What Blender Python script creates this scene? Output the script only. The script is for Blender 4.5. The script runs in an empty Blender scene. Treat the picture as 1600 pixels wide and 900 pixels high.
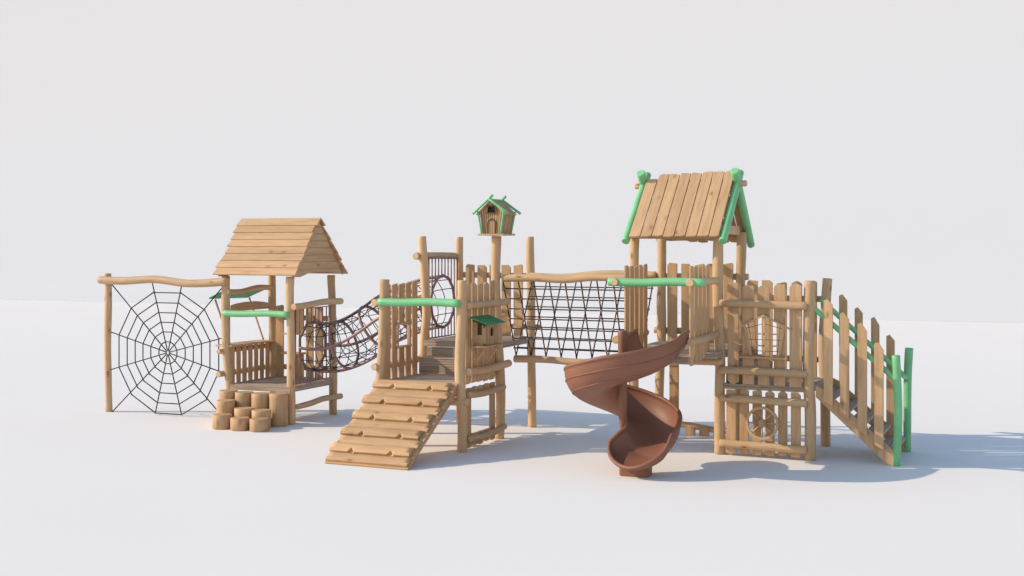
import bpy, math, random
from mathutils import Vector, Matrix

random.seed(11)
S = bpy.context.scene
COL = S.collection
R = math.radians

# ------------------------------------------------------------------ camera
YAW = math.atan(830 / 1900.0)
cam_d = bpy.data.cameras.new("camera")
cam = bpy.data.objects.new("camera", cam_d)
COL.objects.link(cam)
cam.location = (6.999, -14.382, 2.7)
cam.rotation_euler = (R(90), 0, YAW)
cam_d.sensor_width = 36.0
cam_d.lens = 1900 / 1600.0 * 36.0
cam_d.shift_y = -65 / 1600.0
cam_d.clip_start = 0.1
cam_d.clip_end = 500
S.camera = cam

# ------------------------------------------------------------------ sky and sun
SUN_EL = R(29.0)
SX, SY = -math.cos(YAW), -math.sin(YAW)          # horizontal direction towards the sun
w = bpy.data.worlds.new("World")
S.world = w
w.use_nodes = True
nt = w.node_tree
nt.nodes.clear()
out = nt.nodes.new("ShaderNodeOutputWorld")
bg = nt.nodes.new("ShaderNodeBackground")
sky = nt.nodes.new("ShaderNodeTexSky")
sky.sky_type = 'NISHITA'
sky.sun_disc = False
sky.sun_elevation = SUN_EL
sky.sun_rotation = math.atan2(SX, SY) % (2 * math.pi)
sky.air_density = 1.6
sky.ozone_density = 2.0
sky.dust_density = 0.6
bg.inputs[1].default_value = 0.15
nt.links.new(sky.outputs[0], bg.inputs[0])
nt.links.new(bg.outputs[0], out.inputs[0])
sl = bpy.data.lights.new("sun", 'SUN')
sl.energy = 2.9
sl.angle = R(0.5)
sl.color = (1.0, 0.87, 0.66)
sun = bpy.data.objects.new("sun", sl)
COL.objects.link(sun)
tos = Vector((SX * math.cos(SUN_EL), SY * math.cos(SUN_EL), math.sin(SUN_EL)))
sun.rotation_euler = (-tos).to_track_quat('-Z', 'Y').to_euler()
sun.location = (-20, -12, 20)
S.view_settings.view_transform = 'Standard'
S.view_settings.look = 'None'
S.view_settings.gamma = 1.0
S.view_settings.exposure = 0.40
S.cycles.max_bounces = 8
S.cycles.diffuse_bounces = 5


# ------------------------------------------------------------------ materials
def new_mat(name, rough=0.6, spec=0.4):
    m = bpy.data.materials.new(name)
    m.use_nodes = True
    n = m.node_tree
    b = n.nodes["Principled BSDF"]
    b.inputs["Roughness"].default_value = rough
    b.inputs["Specular IOR Level"].default_value = spec
    return m, n, b


def ramp(n, stops):
    r = n.nodes.new("ShaderNodeValToRGB")
    cr = r.color_ramp
    cr.elements[0].position, cr.elements[0].color = stops[0][0], (*stops[0][1], 1)
    cr.elements[1].position, cr.elements[1].color = stops[-1][0], (*stops[-1][1], 1)
    for p, c in stops[1:-1]:
        e = cr.elements.new(p)
        e.color = (*c, 1)
    return r


def mix(n, a, b, fac, mode='MIX'):
    x = n.nodes.new("ShaderNodeMix")
    x.data_type = 'RGBA'
    x.blend_type = mode
    for sock, v in ((x.inputs[6], a), (x.inputs[7], b), (x.inputs[0], fac)):
        if isinstance(v, bpy.types.NodeSocket):
            n.links.new(v, sock)
        elif isinstance(v, tuple):
            sock.default_value = (*v, 1)
        else:
            sock.default_value = v
    return x.outputs[2]


def wood(name, light, mid, dark, knots=0.8, knot_col=(0.20, 0.085, 0.03), ring=16.0, rough=0.62, vary=0.16):
    """grain runs along U (metres); V runs across"""
    m, n, b = new_mat(name, rough, 0.3)
    L = n.links
    uv = n.nodes.new("ShaderNodeUVMap")
    oi = n.nodes.new("ShaderNodeObjectInfo")
    mp = n.nodes.new("ShaderNodeMapping")
    mp.inputs['Scale'].default_value = (1.1, ring, 1)
    L.new(uv.outputs[0], mp.inputs[0])
    cmb = n.nodes.new("ShaderNodeCombineXYZ")
    mul = n.nodes.new("ShaderNodeMath")
    mul.operation = 'MULTIPLY'
    mul.inputs[1].default_value = 37.0
    L.new(oi.outputs['Random'], mul.inputs[0])
    for i in range(3):
        L.new(mul.outputs[0], cmb.inputs[i])
    L.new(cmb.outputs[0], mp.inputs['Location'])
    ns = n.nodes.new("ShaderNodeTexNoise")
    ns.inputs['Scale'].default_value = 1.6
    ns.inputs['Detail'].default_value = 4
    ns.inputs['Roughness'].default_value = 0.55
    ns.inputs['Distortion'].default_value = 0.5
    L.new(mp.outputs[0], ns.inputs['Vector'])
    r = ramp(n, [(0.30, dark), (0.50, mid), (0.72, light)])
    L.new(ns.outputs[0], r.inputs[0])
    # fine fibres
    mp2 = n.nodes.new("ShaderNodeMapping")
    mp2.inputs['Scale'].default_value = (5, 130, 1)
    L.new(uv.outputs[0], mp2.inputs[0])
    L.new(cmb.outputs[0], mp2.inputs['Location'])
    n2 = n.nodes.new("ShaderNodeTexNoise")
    n2.inputs['Scale'].default_value = 1.0
    n2.inputs['Detail'].default_value = 3
    L.new(mp2.outputs[0], n2.inputs['Vector'])
    r2 = ramp(n, [(0.32, (0.80, 0.78, 0.76)), (0.6, (1.0, 1.0, 1.0))])
    L.new(n2.outputs[0], r2.inputs[0])
    c = mix(n, r.outputs[0], r2.outputs[0], 0.8, 'MULTIPLY')
    # knots
    mp3 = n.nodes.new("ShaderNodeMapping")
    mp3.inputs['Scale'].default_value = (3.2, 7.0, 1)
    L.new(uv.outputs[0], mp3.inputs[0])
    L.new(cmb.outputs[0], mp3.inputs['Location'])
    vo = n.nodes.new("ShaderNodeTexVoronoi")
    vo.inputs['Scale'].default_value = 1.0
    L.new(mp3.outputs[0], vo.inputs['Vector'])
    vr = ramp(n, [(0.07, (1, 1, 1)), (0.13, (0.45, 0.45, 0.45)), (0.24, (0, 0, 0))])
    L.new(vo.outputs['Distance'], vr.inputs[0])
    sp = n.nodes.new("ShaderNodeSeparateColor")
    L.new(vo.outputs['Color'], sp.inputs[0])
    th = n.nodes.new("ShaderNodeMath")
    th.operation = 'GREATER_THAN'
    th.inputs[1].default_value = 0.55
    L.new(sp.outputs[0], th.inputs[0])
    km = n.nodes.new("ShaderNodeMath")
    km.operation = 'MULTIPLY'
    L.new(vr.outputs[0], km.inputs[0])
    L.new(th.outputs[0], km.inputs[1])
    km2 = n.nodes.new("ShaderNodeMath")
    km2.operation = 'MULTIPLY'
    km2.inputs[1].default_value = knots
    L.new(km.outputs[0], km2.inputs[0])
    c = mix(n, c, knot_col, km2.outputs[0])
    # board-to-board tone
    hs = n.nodes.new("ShaderNodeHueSaturation")
    mr = n.nodes.new("ShaderNodeMapRange")
    mr.inputs[3].default_value = 1 - vary
    mr.inputs[4].default_value = 1 + vary * 0.6
    L.new(oi.outputs['Random'], mr.inputs[0])
    L.new(mr.outputs[0], hs.inputs['Value'])
    L.new(c, hs.inputs['Color'])
    L.new(hs.outputs[0], b.inputs['Base Color'])
    bp = n.nodes.new("ShaderNodeBump")
    bp.inputs['Strength'].default_value = 0.25
    bp.inputs['Distance'].default_value = 0.004
    L.new(n2.outputs[0], bp.inputs['Height'])
    L.new(bp.outputs[0], b.inputs['Normal'])
    return m


LOG = wood("peeled_log", (0.65, 0.435, 0.26), (0.61, 0.395, 0.23), (0.55, 0.34, 0.19), knots=0.8, ring=8)
BRD = wood("larch_board", (0.63, 0.405, 0.235), (0.58, 0.36, 0.20), (0.51, 0.30, 0.155), knots=0.65, ring=12, vary=0.14)
RMP = wood("ramp_slab_wood", (0.60, 0.375, 0.205), (0.56, 0.335, 0.175), (0.50, 0.28, 0.14), knots=0.7, ring=13, vary=0.12)
GRY = wood("weathered_decking", (0.55, 0.435, 0.345), (0.44, 0.335, 0.265), (0.30, 0.215, 0.17), knots=0.2, ring=30, rough=0.8, vary=0.10)
BIR = wood("birdhouse_slats", (0.58, 0.39, 0.22), (0.48, 0.30, 0.16), (0.36, 0.21, 0.10), knots=0.2, ring=26, vary=0.2)
MBR = wood("brown_stained_trim", (0.25, 0.13, 0.10), (0.20, 0.10, 0.075), (0.15, 0.07, 0.055), knots=0.0, ring=20)


def painted(name, col, rough, bump=0.15, spec=0.4, sc=40, var=0.08):
    m, n, b = new_mat(name, rough, spec)
    tc = n.nodes.new("ShaderNodeTexCoord")
    ns = n.nodes.new("ShaderNodeTexNoise")
    ns.inputs['Scale'].default_value = sc
    ns.inputs['Detail'].default_value = 5
    n.links.new(tc.outputs['Object'], ns.inputs['Vector'])
    n0 = n.nodes.new("ShaderNodeTexNoise")
    n0.inputs['Scale'].default_value = 3.0
    n.links.new(tc.outputs['Object'], n0.inputs['Vector'])
    lo = tuple(c * (1 - var) for c in col)
    hi = tuple(min(1, c * (1 + var)) for c in col)
    r = ramp(n, [(0.35, lo), (0.65, hi)])
    n.links.new(n0.outputs[0], r.inputs[0])
    n.links.new(r.outputs[0], b.inputs['Base Color'])
    bp = n.nodes.new("ShaderNodeBump")
    bp.inputs['Strength'].default_value = bump
    bp.inputs['Distance'].default_value = 0.003
    n.links.new(ns.outputs[0], bp.inputs['Height'])
    n.links.new(bp.outputs[0], b.inputs['Normal'])
    return m


GREEN = painted("green_paint", (0.19, 0.49, 0.235), 0.5)
DGREEN = painted("dark_green_panel", (0.03, 0.24, 0.09), 0.55)
PURPLE = painted("brown_purple_steel", (0.235, 0.13, 0.125), 0.38, 0.05)
ROPE = painted("black_rope", (0.012, 0.013, 0.016), 0.7, 0.4)
KNOT = painted("wooden_rope_knot", (0.36, 0.19, 0.10), 0.6)
BALL = painted("web_clamp", (0.17, 0.12, 0.09), 0.5)
PLAST = painted("brown_slide_plastic", (0.235, 0.100, 0.063), 0.5, 0.06, 0.3, 60, 0.05)
DARK = painted("interior_shade_and_joints", (0.05, 0.035, 0.03), 0.8)  # near-black: painted shade inside the birdhouse, also dark plank joints
EDGE = painted("sawn_end_grain", (0.60, 0.40, 0.24), 0.7, 0.3, 0.3, 60, 0.12)


def matte(name, col, var):
    m, n, b = new_mat(name, 1.0, 0.0)
    tc = n.nodes.new("ShaderNodeTexCoord")
    ns = n.nodes.new("ShaderNodeTexNoise")
    ns.inputs['Scale'].default_value = 0.35
    ns.inputs['Detail'].default_value = 6
    n.links.new(tc.outputs['Object'], ns.inputs['Vector'])
    r = ramp(n, [(0.3, tuple(c * (1 - var) for c in col)), (0.7, col)])
    n.links.new(ns.outputs[0], r.inputs[0])
    n.links.new(r.outputs[0], b.inputs['Base Color'])
    return m


GROUND = matte("white_studio_floor", (0.80, 0.745, 0.725), 0.012)
WALL = matte("white_studio_wall", (0.660, 0.655, 0.700), 0.006)

# ------------------------------------------------------------------ object helpers
WL = {}          # world location of every object built


def tagp(o, label=None, cat=None, group=None, kind=None):
    if label:
        o["label"] = label
    if cat:
        o["category"] = cat
    if group:
        o["group"] = group
    if kind:
        o["kind"] = kind
    return o


def thing(name, label, cat, loc, group=None):
    o = bpy.data.objects.new(name, None)
    o.empty_display_size = 0.2
    COL.objects.link(o)
    o.location = loc
    WL[o] = Vector(loc)
    return tagp(o, label, cat, group)


def parentw(parent):
    return WL[parent] if parent is not None else Vector((0, 0, 0))


class MB:
    """collects faces in world coordinates"""

    def __init__(s):
        s.v, s.f, s.uv, s.sm, s.mi = [], [], [], [], []

    def face(s, idx, uvs, smooth=False, mi=0):
        s.f.append(idx)
        s.uv.append(uvs)
        s.sm.append(smooth)
        s.mi.append(mi)

    def build(s, name, mats, parent=None, bevel=0.0, label=None, smooth_angle=None):
        me = bpy.data.meshes.new(name)
        vs = [Vector(p) for p in s.v]
        mn = Vector([min(p[i] for p in vs) for i in range(3)])
        mx = Vector([max(p[i] for p in vs) for i in range(3)])
        c = (mn + mx) / 2
        me.from_pydata([tuple(p - c) for p in vs], [], s.f)
        ul = me.uv_layers.new(name="UVMap")
        k = 0
        for f, poly in enumerate(me.polygons):
            poly.use_smooth = s.sm[f]
            poly.material_index = s.mi[f]
            for q in s.uv[f]:
                ul.data[k].uv = q
                k += 1
        if not isinstance(mats, (list, tuple)):
            mats = [mats]
        for m in mats:
            me.materials.append(m)
        o = bpy.data.objects.new(name, me)
        COL.objects.link(o)
        o.location = c - parentw(parent)
        WL[o] = c
        if parent is not None:
            o.parent = parent
        if bevel:
            b = o.modifiers.new("bevel", 'BEVEL')
            b.width = bevel
            b.segments = 2
            b.limit_method = 'ANGLE'
            b.angle_limit = R(50)
        if label:
            o["label"] = label
        return o

    # -- polygon prism: pts in (a,b), origin, axes A (across), B (grain), N thickness direction
    def prism(s, pts, o, A, B, N, th, mi=0):
        o, A, B, N = Vector(o), Vector(A), Vector(B), Vector(N).normalized()
        area = sum(pts[i][0] * pts[(i + 1) % len(pts)][1] - pts[(i + 1) % len(pts)][0] * pts[i][1] for i in range(len(pts)))
        if area < 0:
            pts = pts[::-1]
        flip = A.cross(B).dot(N) < 0
        base = len(s.v)
        n = len(pts)
        ru, rv = random.uniform(0, 9), random.uniform(0, 9)
        for k in (0, 1):
            for a, b in pts:
                s.v.append(tuple(o + A * a + B * b + N * (th * k)))
        top = list(range(base + n, base + 2 * n))
        bot = list(range(base, base + n))[::-1]
        ut = [(b + ru, a + rv) for a, b in pts]
        ub = [(b + ru, a + rv + .4) for a, b in pts][::-1]
        if flip:
            top, ut, bot, ub = top[::-1], ut[::-1], bot[::-1], ub[::-1]
        s.face(top, ut, False, mi)
        s.face(bot, ub, False, mi)
        for i in range(n):
            j = (i + 1) % n
            q = [base + i, base + j, base + n + j, base + n + i]
            a0, a1 = pts[i], pts[j]
            uq = [(a0[1] + ru, a0[0] + rv), (a1[1] + ru, a1[0] + rv), (a1[1] + ru, a1[0] + rv + th), (a0[1] + ru, a0[0] + rv + th)]
            if flip:
                q, uq = q[::-1], uq[::-1]
            s.face(q, uq, False, mi)
        return s

    def box(s, x0, x1, y0, y1, z0, z1, grain='x', mi=0):
        if grain == 'x':
            return s.prism([(0, 0), (0, x1 - x0), (y1 - y0, x1 - x0), (y1 - y0, 0)], (x0, y0, z0), (0, 1, 0), (1, 0, 0), (0, 0, 1), z1 - z0, mi)
        if grain == 'y':
            return s.prism([(0, 0), (0, y1 - y0), (x1 - x0, y1 - y0), (x1 - x0, 0)], (x0, y0, z0), (1, 0, 0), (0, 1, 0), (0, 0, 1), z1 - z0, mi)
        return s.prism([(0, 0), (0, z1 - z0), (x1 - x0, z1 - z0), (x1 - x0, 0)], (x0, y0, z0), (1, 0, 0), (0, 0, 1), (0, 1, 0), y1 - y0, mi)

    # -- tube along points
    def tube(s, pts, r, sides=14, step=0.09, wob=0.0, rwob=0.0, cap=0.007, mi=0, capmi=None, straight=False, ends=True):
        P = [Vector(p[:3]) for p in pts]
        RR = [(p[3] if len(p) > 3 else r) for p in pts]
        if capmi is None:
            capmi = mi
        # resample
        if not straight:
            Q, QR = [], []
            m = len(P)
            for i in range(m - 1):
                p0, p1, p2, p3 = P[max(i - 1, 0)], P[i], P[i + 1], P[min(i + 2, m - 1)]
                k = max(1, int((p2 - p1).length / step))
                for j in range(k):
                    t = j / k
                    t2, t3 = t * t, t * t * t
                    q = 0.5 * ((2 * p1) + (p2 - p0) * t + (2 * p0 - 5 * p1 + 4 * p2 - p3) * t2 + (3 * p1 - p0 - 3 * p2 + p3) * t3)
                    Q.append(q)
                    QR.append(RR[i] * (1 - t) + RR[i + 1] * t)
            Q.append(P[-1])
            QR.append(RR[-1])
        else:
            Q, QR = P, RR
        m = len(Q)
        L = [0]
        for i in range(1, m):
            L.append(L[-1] + (Q[i] - Q[i - 1]).length)
        T = [(Q[min(i + 1, m - 1)] - Q[max(i - 1, 0)]).normalized() for i in range(m)]
        up = Vector((0, 0, 1)) if abs(T[0].z) < 0.9 else Vector((1, 0, 0))
        X = T[0].cross(up).normalized()
        ph = [random.uniform(0, 6.28) for _ in range(6)]
        rings = []
        prev = T[0]
        ru, rv = random.uniform(0, 9), random.uniform(0, 9)
        X0 = X.copy()
        Y0 = T[0].cross(X0)

        def wv(l, a, b):
            return math.sin(l * 2.3 + ph[a]) * 0.6 + math.sin(l * 5.1 + ph[b]) * 0.4
        for i in range(m):
            X = (X - T[i] * X.dot(T[i])).normalized()
            Y = T[i].cross(X)
            e = 1.0
            if wob:
                e = min(1, L[i] / .2, (L[-1] - L[i]) / .2) * .8 + .2
            c = Q[i] + X * wob * e * wv(L[i], 0, 1) + Y * wob * e * wv(L[i], 2, 3)
            rad = QR[i] * (1 + rwob * wv(L[i] * 1.3, 4, 5))
            rings.append((c, X.copy(), Y.copy(), rad, L[i]))
        if ends and cap:
            c, x, y, rad, l = rings[0]
            t = T[0]
            rings.insert(0, (c, x, y, rad - cap, l))
            rings[1] = (c + t * cap * .8, x, y, rad, l + cap)
            c, x, y, rad, l = rings[-1]
            rings[-1] = (c - T[-1] * cap * .8, x, y, rad, l - cap)
            rings.append((c, x, y, rad - cap, l))
        base = len(s.v)
        for c, x, y, rad, l in rings:
            for k in range(sides):
                a = 2 * math.pi * k / sides
                s.v.append(tuple(c + x * math.cos(a) * rad + y * math.sin(a) * rad))
        circ = 2 * math.pi * r
        for i in range(len(rings) - 1):
            for k in range(sides):
                k2 = (k + 1) % sides
                q = [base + i * sides + k, base + i * sides + k2, base + (i + 1) * sides + k2, base + (i + 1) * sides + k]
                u0, u1 = rings[i][4] + ru, rings[i + 1][4] + ru
                v0, v1 = circ * k / sides + rv, circ * (k + 1) / sides + rv
                s.face(q[::-1], [(u1, v0), (u1, v1), (u0, v1), (u0, v0)], True, mi)
        if ends:
            for ri, rev in ((0, False), (len(rings) - 1, True)):
                idx = [base + ri * sides + k for k in range(sides)]
                rad = rings[ri][3]
                uu = [(math.cos(2 * math.pi * k / sides) * rad + ru, math.sin(2 * math.pi * k / sides) * rad + rv) for k in range(sides)]
                if rev:
                    idx, uu = idx[::-1], uu[::-1]
                idx, uu = idx[::-1], uu[::-1]
                s.face(idx[::-1], uu[::-1], False, capmi)
        return s

    def ball(s, c, r, n=8, m=5, mi=0):
        base = len(s.v)
        c = Vector(c)
        s.v.append(tuple(c + Vector((0, 0, r))))
        for i in range(1, m):
            ph = math.pi * i / m
            for k in range(n):
                a = 2 * math.pi * k / n
                s.v.append(tuple(c + Vector((math.sin(ph) * math.cos(a), math.sin(ph) * math.sin(a), math.cos(ph))) * r))
        s.v.append(tuple(c - Vector((0, 0, r))))
        last = len(s.v) - 1
        for k in range(n):
            k2 = (k + 1) % n
            s.face([base, base + 1 + k, base + 1 + k2], [(0, 0)] * 3, True, mi)
            for i in range(m - 2):
                a = base + 1 + i * n
                s.face([a + k, a + n + k, a + n + k2, a + k2], [(0, 0)] * 4, True, mi)
            a = base + 1 + (m - 2) * n
            s.face([a + k, last, a + k2], [(0, 0)] * 3, True, mi)
        return s


def log(name, pts, r, parent, mat=None, wob=0.008, rwob=0.05, label=None, sides=16):
    mb = MB()
    mb.tube(pts, r, sides=sides, wob=wob, rwob=rwob, cap=min(0.008, r * .15), capmi=1)
    mt = mat or LOG
    return mb.build(name, [mt, EDGE if mt is LOG else mt], parent, label=label)


def post(parent, x, y, z, x2=None, y2=None, r=0.064, mid=None, mat=None, wob=0.012, label=None):
    x2 = x if x2 is None else x2
    y2 = y if y2 is None else y2
    pts = [(x, y, 0)] + (mid or []) + [(x2, y2, z)]
    return log("post", pts, r, parent, mat, wob=wob, rwob=0.06, label=label)


CH = {  # (left drop, peak position 0..1, right drop, flat) outlines for board ends
    'l': lambda w: [(0, -.035), (w * .22, 0), (w, -.012)],
    'r': lambda w: [(0, 0), (w * .72, 0), (w, -.04)],
    'p': lambda w: [(0, -.03), (w * .35, 0), (w * .62, 0), (w, -.035)],
    's': lambda w: [(0, -.02), (w * .85, 0), (w, -.02)],
    'a': lambda w: [(0, -.045), (w * .25, -.006), (w * .6, 0), (w, -.03)],
    'f': lambda w: [(0, 0), (w, 0)],
    'n': lambda w: [(0, -.016), (w * .4, 0), (w, -.006)],
    'k': lambda w: [(0, -.05), (w * .5, 0), (w, -.05)],
}


def outline(w, z0, z1, top='p', bot='f'):
    t = [(a, z1 + d) for a, d in CH[top](w)]
    b = [(a, z0 - d) for a, d in CH[bot](w)]
    return b + t[::-1]


def boardY(parent, y, x0, x1, z0, z1, top='p', bot='f', th=0.032, mat=None, name='board', lean=0.0):
    """upright board in a plane of constant Y, y = front face"""
    mb = MB()
    mb.prism(outline(x1 - x0, z0, z1, top, bot), (x0, y, 0), (1, 0, 0), (lean, 0, 1), (0, 1, 0), th)
    return mb.build(name, mat or BRD, parent, bevel=0.004)


def boardX(parent, x, y0, y1, z0, z1, top='p', bot='f', th=0.032, mat=None, name='board', lean=0.0):
    mb = MB()
    mb.prism(outline(y1 - y0, z0, z1, top, bot), (x, y0, 0), (0, 1, 0), (0, lean, 1), (1, 0, 0), th)
    return mb.build(name, mat or BRD, parent, bevel=0.004)


def deck(parent, x0, x1, y0, y1, z, n, th=0.085, label=None):
    """decking boards over a fascia frame, grain along X"""
    mb = MB()
    g = 0.008
    wv = (y1 - y0) / n
    for i in range(n):
        a = y0 + i * wv
        mb.box(x0, x1, a + g / 2, a + wv - g / 2, z - 0.028 - random.uniform(0, .002), z, 'x')
    if th < .05:
        return mb.build('deck', GRY, parent, bevel=0.003, label=label)
    mb.box(x0 + .004, x1 - .004, y0 + .006, y0 + .04, z - th, z - .031, 'x')
    mb.box(x0 + .004, x1 - .004, y1 - .04, y1 - .006, z - th, z - .031, 'x')
    mb.box(x0 + .006, x0 + .04, y0 + .043, y1 - .043, z - th, z - .031, 'y')
    mb.box(x1 - .04, x1 - .006, y0 + .043, y1 - .043, z - th, z - .031, 'y')
    return mb.build("deck", GRY, parent, bevel=0.003, label=label)


def rope(name, pts, r, parent, mat=None):
    mb = MB()
    mb.tube(pts, r, sides=6, cap=0, straight=True)
    return mb.build(name, mat or ROPE, parent)


# ------------------------------------------------------------------ setting
def sheet(name, x0, x1, y0, y1, nx, ny, mat, fz):
    mb = MB()
    for j in range(ny + 1):
        for i in range(nx + 1):
            x = x0 + (x1 - x0) * i / nx
            y = y0 + (y1 - y0) * j / ny
            mb.v.append(fz(x, y))
    for j in range(ny):
        for i in range(nx):
            a = j * (nx + 1) + i
            mb.face([a, a + 1, a + nx + 2, a + nx + 1], [(0, 0)] * 4, False)
    return tagp(mb.build(name, mat), kind='structure')


sheet("ground", -110, 110, -60, 31.7, 4, 4, GROUND, lambda x, y: (x, y, 0))
bk = MB()
prof = [(30.0, -1.0), (46.0, -1.0), (46.0, 9.0), (46.0, 21.0)]  # unseen apron below floor level, added to bounce light up the wall
for (yy, zz) in prof:
    bk.v += [(-260, yy, zz), (160, yy, zz)]
for i in range(len(prof) - 1):
    bk.face([2 * i, 2 * i + 1, 2 * i + 3, 2 * i + 2], [(0, 0)] * 4, False)
tagp(bk.build("backdrop", WALL), kind='structure')

# ------------------------------------------------------------------ 1 rope web climber
t = thing("web_climber", "spider-web rope climbing net hung between a lone log post and a wavy beam", "climbing net", (-5.8, 1.2, 0))
post(t, -7.0, 1.2, 2.26, x2=-7.03, r=0.058, wob=0.012)
log("beam", [(-7.1, 1.09, 2.155), (-6.6, 1.09, 2.145), (-5.95, 1.09, 2.175), (-5.3, 1.09, 2.115), (-4.57, 1.09, 2.158)], 0.062, t, wob=0.003, rwob=0.04)
cx, cz = -5.80, 1.005
ends = [(-6.95, 2.09), (-6.11, 2.11), (-5.52, 2.11), (-4.70, 2.10), (-4.66, 1.29), (-4.65, 0.71), (-4.70, 0.01), (-5.53, 0.03), (-6.05, 0.03), (-6.93, 0.0), (-6.95, 0.69), (-6.95, 1.30)]
ring6 = [(-6.54, 1.70), (-6.09, 1.96), (-5.54, 1.96), (-5.08, 1.70), (-4.81, 1.26), (-4.81, 0.74), (-5.05, 0.29), (-5.53, 0.03), (-6.05, 0.03), (-6.53, 0.30), (-6.79, 0.73), (-6.79, 1.26)]
for e in ends:
    rope("radial_rope", [(cx + .04 * (e[0] - cx) / math.hypot(e[0] - cx, e[1] - cz), 1.2, cz + .04 * (e[1] - cz) / math.hypot(e[0] - cx, e[1] - cz)), (e[0], 1.2, e[1])], 0.0092, t)
for k in range(1, 7):
    f = [0, .18, .345, .505, .665, .83, 1.0][k]
    pts = [(cx + (a - cx) * f, 1.2, cz + (b - cz) * f) for a, b in ring6]
    mb = MB()
    for i in range(12):
        mb.tube([pts[i], pts[(i + 1) % 12]], 0.0092, sides=6, cap=0, straight=True)
    for p in pts:
        mb.ball(p, 0.016, 6, 4, mi=1)
    mb.build("ring_rope", [ROPE, BALL], t)
mb = MB()
mb.tube([(cx + .036 * math.cos(a), 1.2, cz + .036 * math.sin(a)) for a in [i * math.pi / 6 for i in range(13)]], 0.012, sides=6, cap=0, straight=True)
mb.build("centre_ring", BALL, t)

# ------------------------------------------------------------------ 2 left playhouse
t = thing("playhouse", "small roofed playhouse on log posts with horizontal shingle boards beside the spider-web net", "playhouse", (-4.02, 1.8, 0))
post(t, -4.6, 1.2, 2.24, x2=-4.675, mid=[(-4.595, 1.2, .5), (-4.67, 1.2, 1.1), (-4.68, 1.2, 1.7)], r=.066, wob=.004)
post(t, -3.47, 1.2, 2.24, x2=-3.485)
post(t, -4.6, 2.37, 2.24, x2=-4.63)
post(t, -3.45, 2.37, 2.24, x2=-3.49)
deck(t, -4.55, -3.44, 1.13, 2.42, 0.575, 9, th=0.09)
# roof: front and back courses, each board lapped over the one below
lx = [(-4.795, -3.295), (-4.815, -3.318), (-4.78, -3.298), (-4.772, -3.314), (-4.797, -3.325), (-4.795, -3.33), (-4.82, -3.35), (-4.82, -3.32)]
ZE, ZR, YE, YR = 2.245, 3.115, 1.07, 1.80
for side in (1, -1):
    for i in range(8):
        a, b = i / 8.0, (i + 1) / 8.0
        y0 = YR - side * (YR - YE) * (1 - a)
        y1 = YR - side * (YR - YE) * (1 - b)
        z0 = ZE + (ZR - ZE) * a
        z1 = ZE + (ZR - ZE) * b + .012
        d = Vector((0, y1 - y0, z1 - z0))
        Ln = d.length
        d.normalize()
        nrm = Vector((0, -side * d.z, side * d.y * 1.0))
        if nrm.z < 0:
            nrm = -nrm
        x0, x1 = lx[i]
        tl = .01 if i % 2 else .004
        mb = MB()
        o = Vector((0, y0, z0)) + nrm * 0.018
        B = (d * 1.0 - nrm * 0.15).normalized()
        mb.prism([(0, x0 - .012), (0, x1 + tl), (Ln + .012, x1 + tl - .012), (Ln + .012, x0 + .01)], o, B, (1, 0, 0), nrm, 0.027)
        mb.build("roof_board", BRD, t, bevel=.003)
for gx in (-3.385, -4.74):       # boarded gables
    mb = MB()
    for i in range(8):
        a, b = i / 8.0, (i + .94) / 8.0
        ya, yb = YE + (YR - YE) * a + .01, YE + (YR - YE) * b + .01
        z0, z1 = ZE + (ZR - ZE) * a, ZE + (ZR - ZE) * b
        if i == 0:
            low = [(ya, z0 - .01), (ya + .22, z0 - .012), (ya + .45, z0 + .045), (1.8, z0 + .065), (3.15 - ya - .02, z0 + .055), (3.55 - ya, z0 + .02), (3.6 - ya, z0)]
        else:
            low = [(ya, z0), (3.6 - ya, z0)]
        pts = [(p[1], p[0]) for p in low + [(3.6 - yb, z1), (yb, z1)]]
        mb.prism(pts, (gx + (.007 if i % 2 else -.002), 0, 0), (0, 0, 1), (0, 1, 0), (1, 0, 0), .024)
    mb.build("gable", BRD, t, bevel=.003)
log("grab_bar", [(-4.62, 1.075, 1.665), (-4.3, 1.075, 1.665), (-3.85, 1.075, 1.678), (-3.44, 1.075, 1.668)], 0.05, t, GREEN, wob=.004, rwob=.05, label="green painted grab bar across the entrance")
# left side: wavy beam, curved header, counter shelf with boards
log("side_beam", [(-4.62, 1.16, 2.0), (-4.62, 1.5, 1.985), (-4.62, 1.95, 2.03), (-4.62, 2.40, 2.02)], 0.042, t)
mb = MB()
mb.prism([(1.685, 1.24), (1.78, 1.24), (1.805, 1.4), (1.82, 1.62), (1.82, 1.9), (1.80, 2.1), (1.765, 2.33), (1.685, 2.33)], (-4.62, 0, 0), (0, 0, 1), (0, 1, 0), (1, 0, 0), .03)
mb.build("header_board", BRD, t, bevel=.003)
for i in range(7):
    y0 = 1.252 + i * 0.156
    boardX(t, -4.635, y0, y0 + .108, .50, 1.13, 'f', 'f', th=.014)
mb = MB()
mb.box(-4.86, -4.55, 1.18, 2.32, 1.135, 1.165, 'y')
mb.build("counter_shelf", BRD, t, bevel=.005)
log("rail", [(-4.70, 1.04, .72), (-4.70, 2.50, .72)], .045, t, wob=.003)
log("rail", [(-4.70, 1.04, 1.07), (-4.70, 2.50, 1.07)], .04, t, wob=.003)
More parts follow.
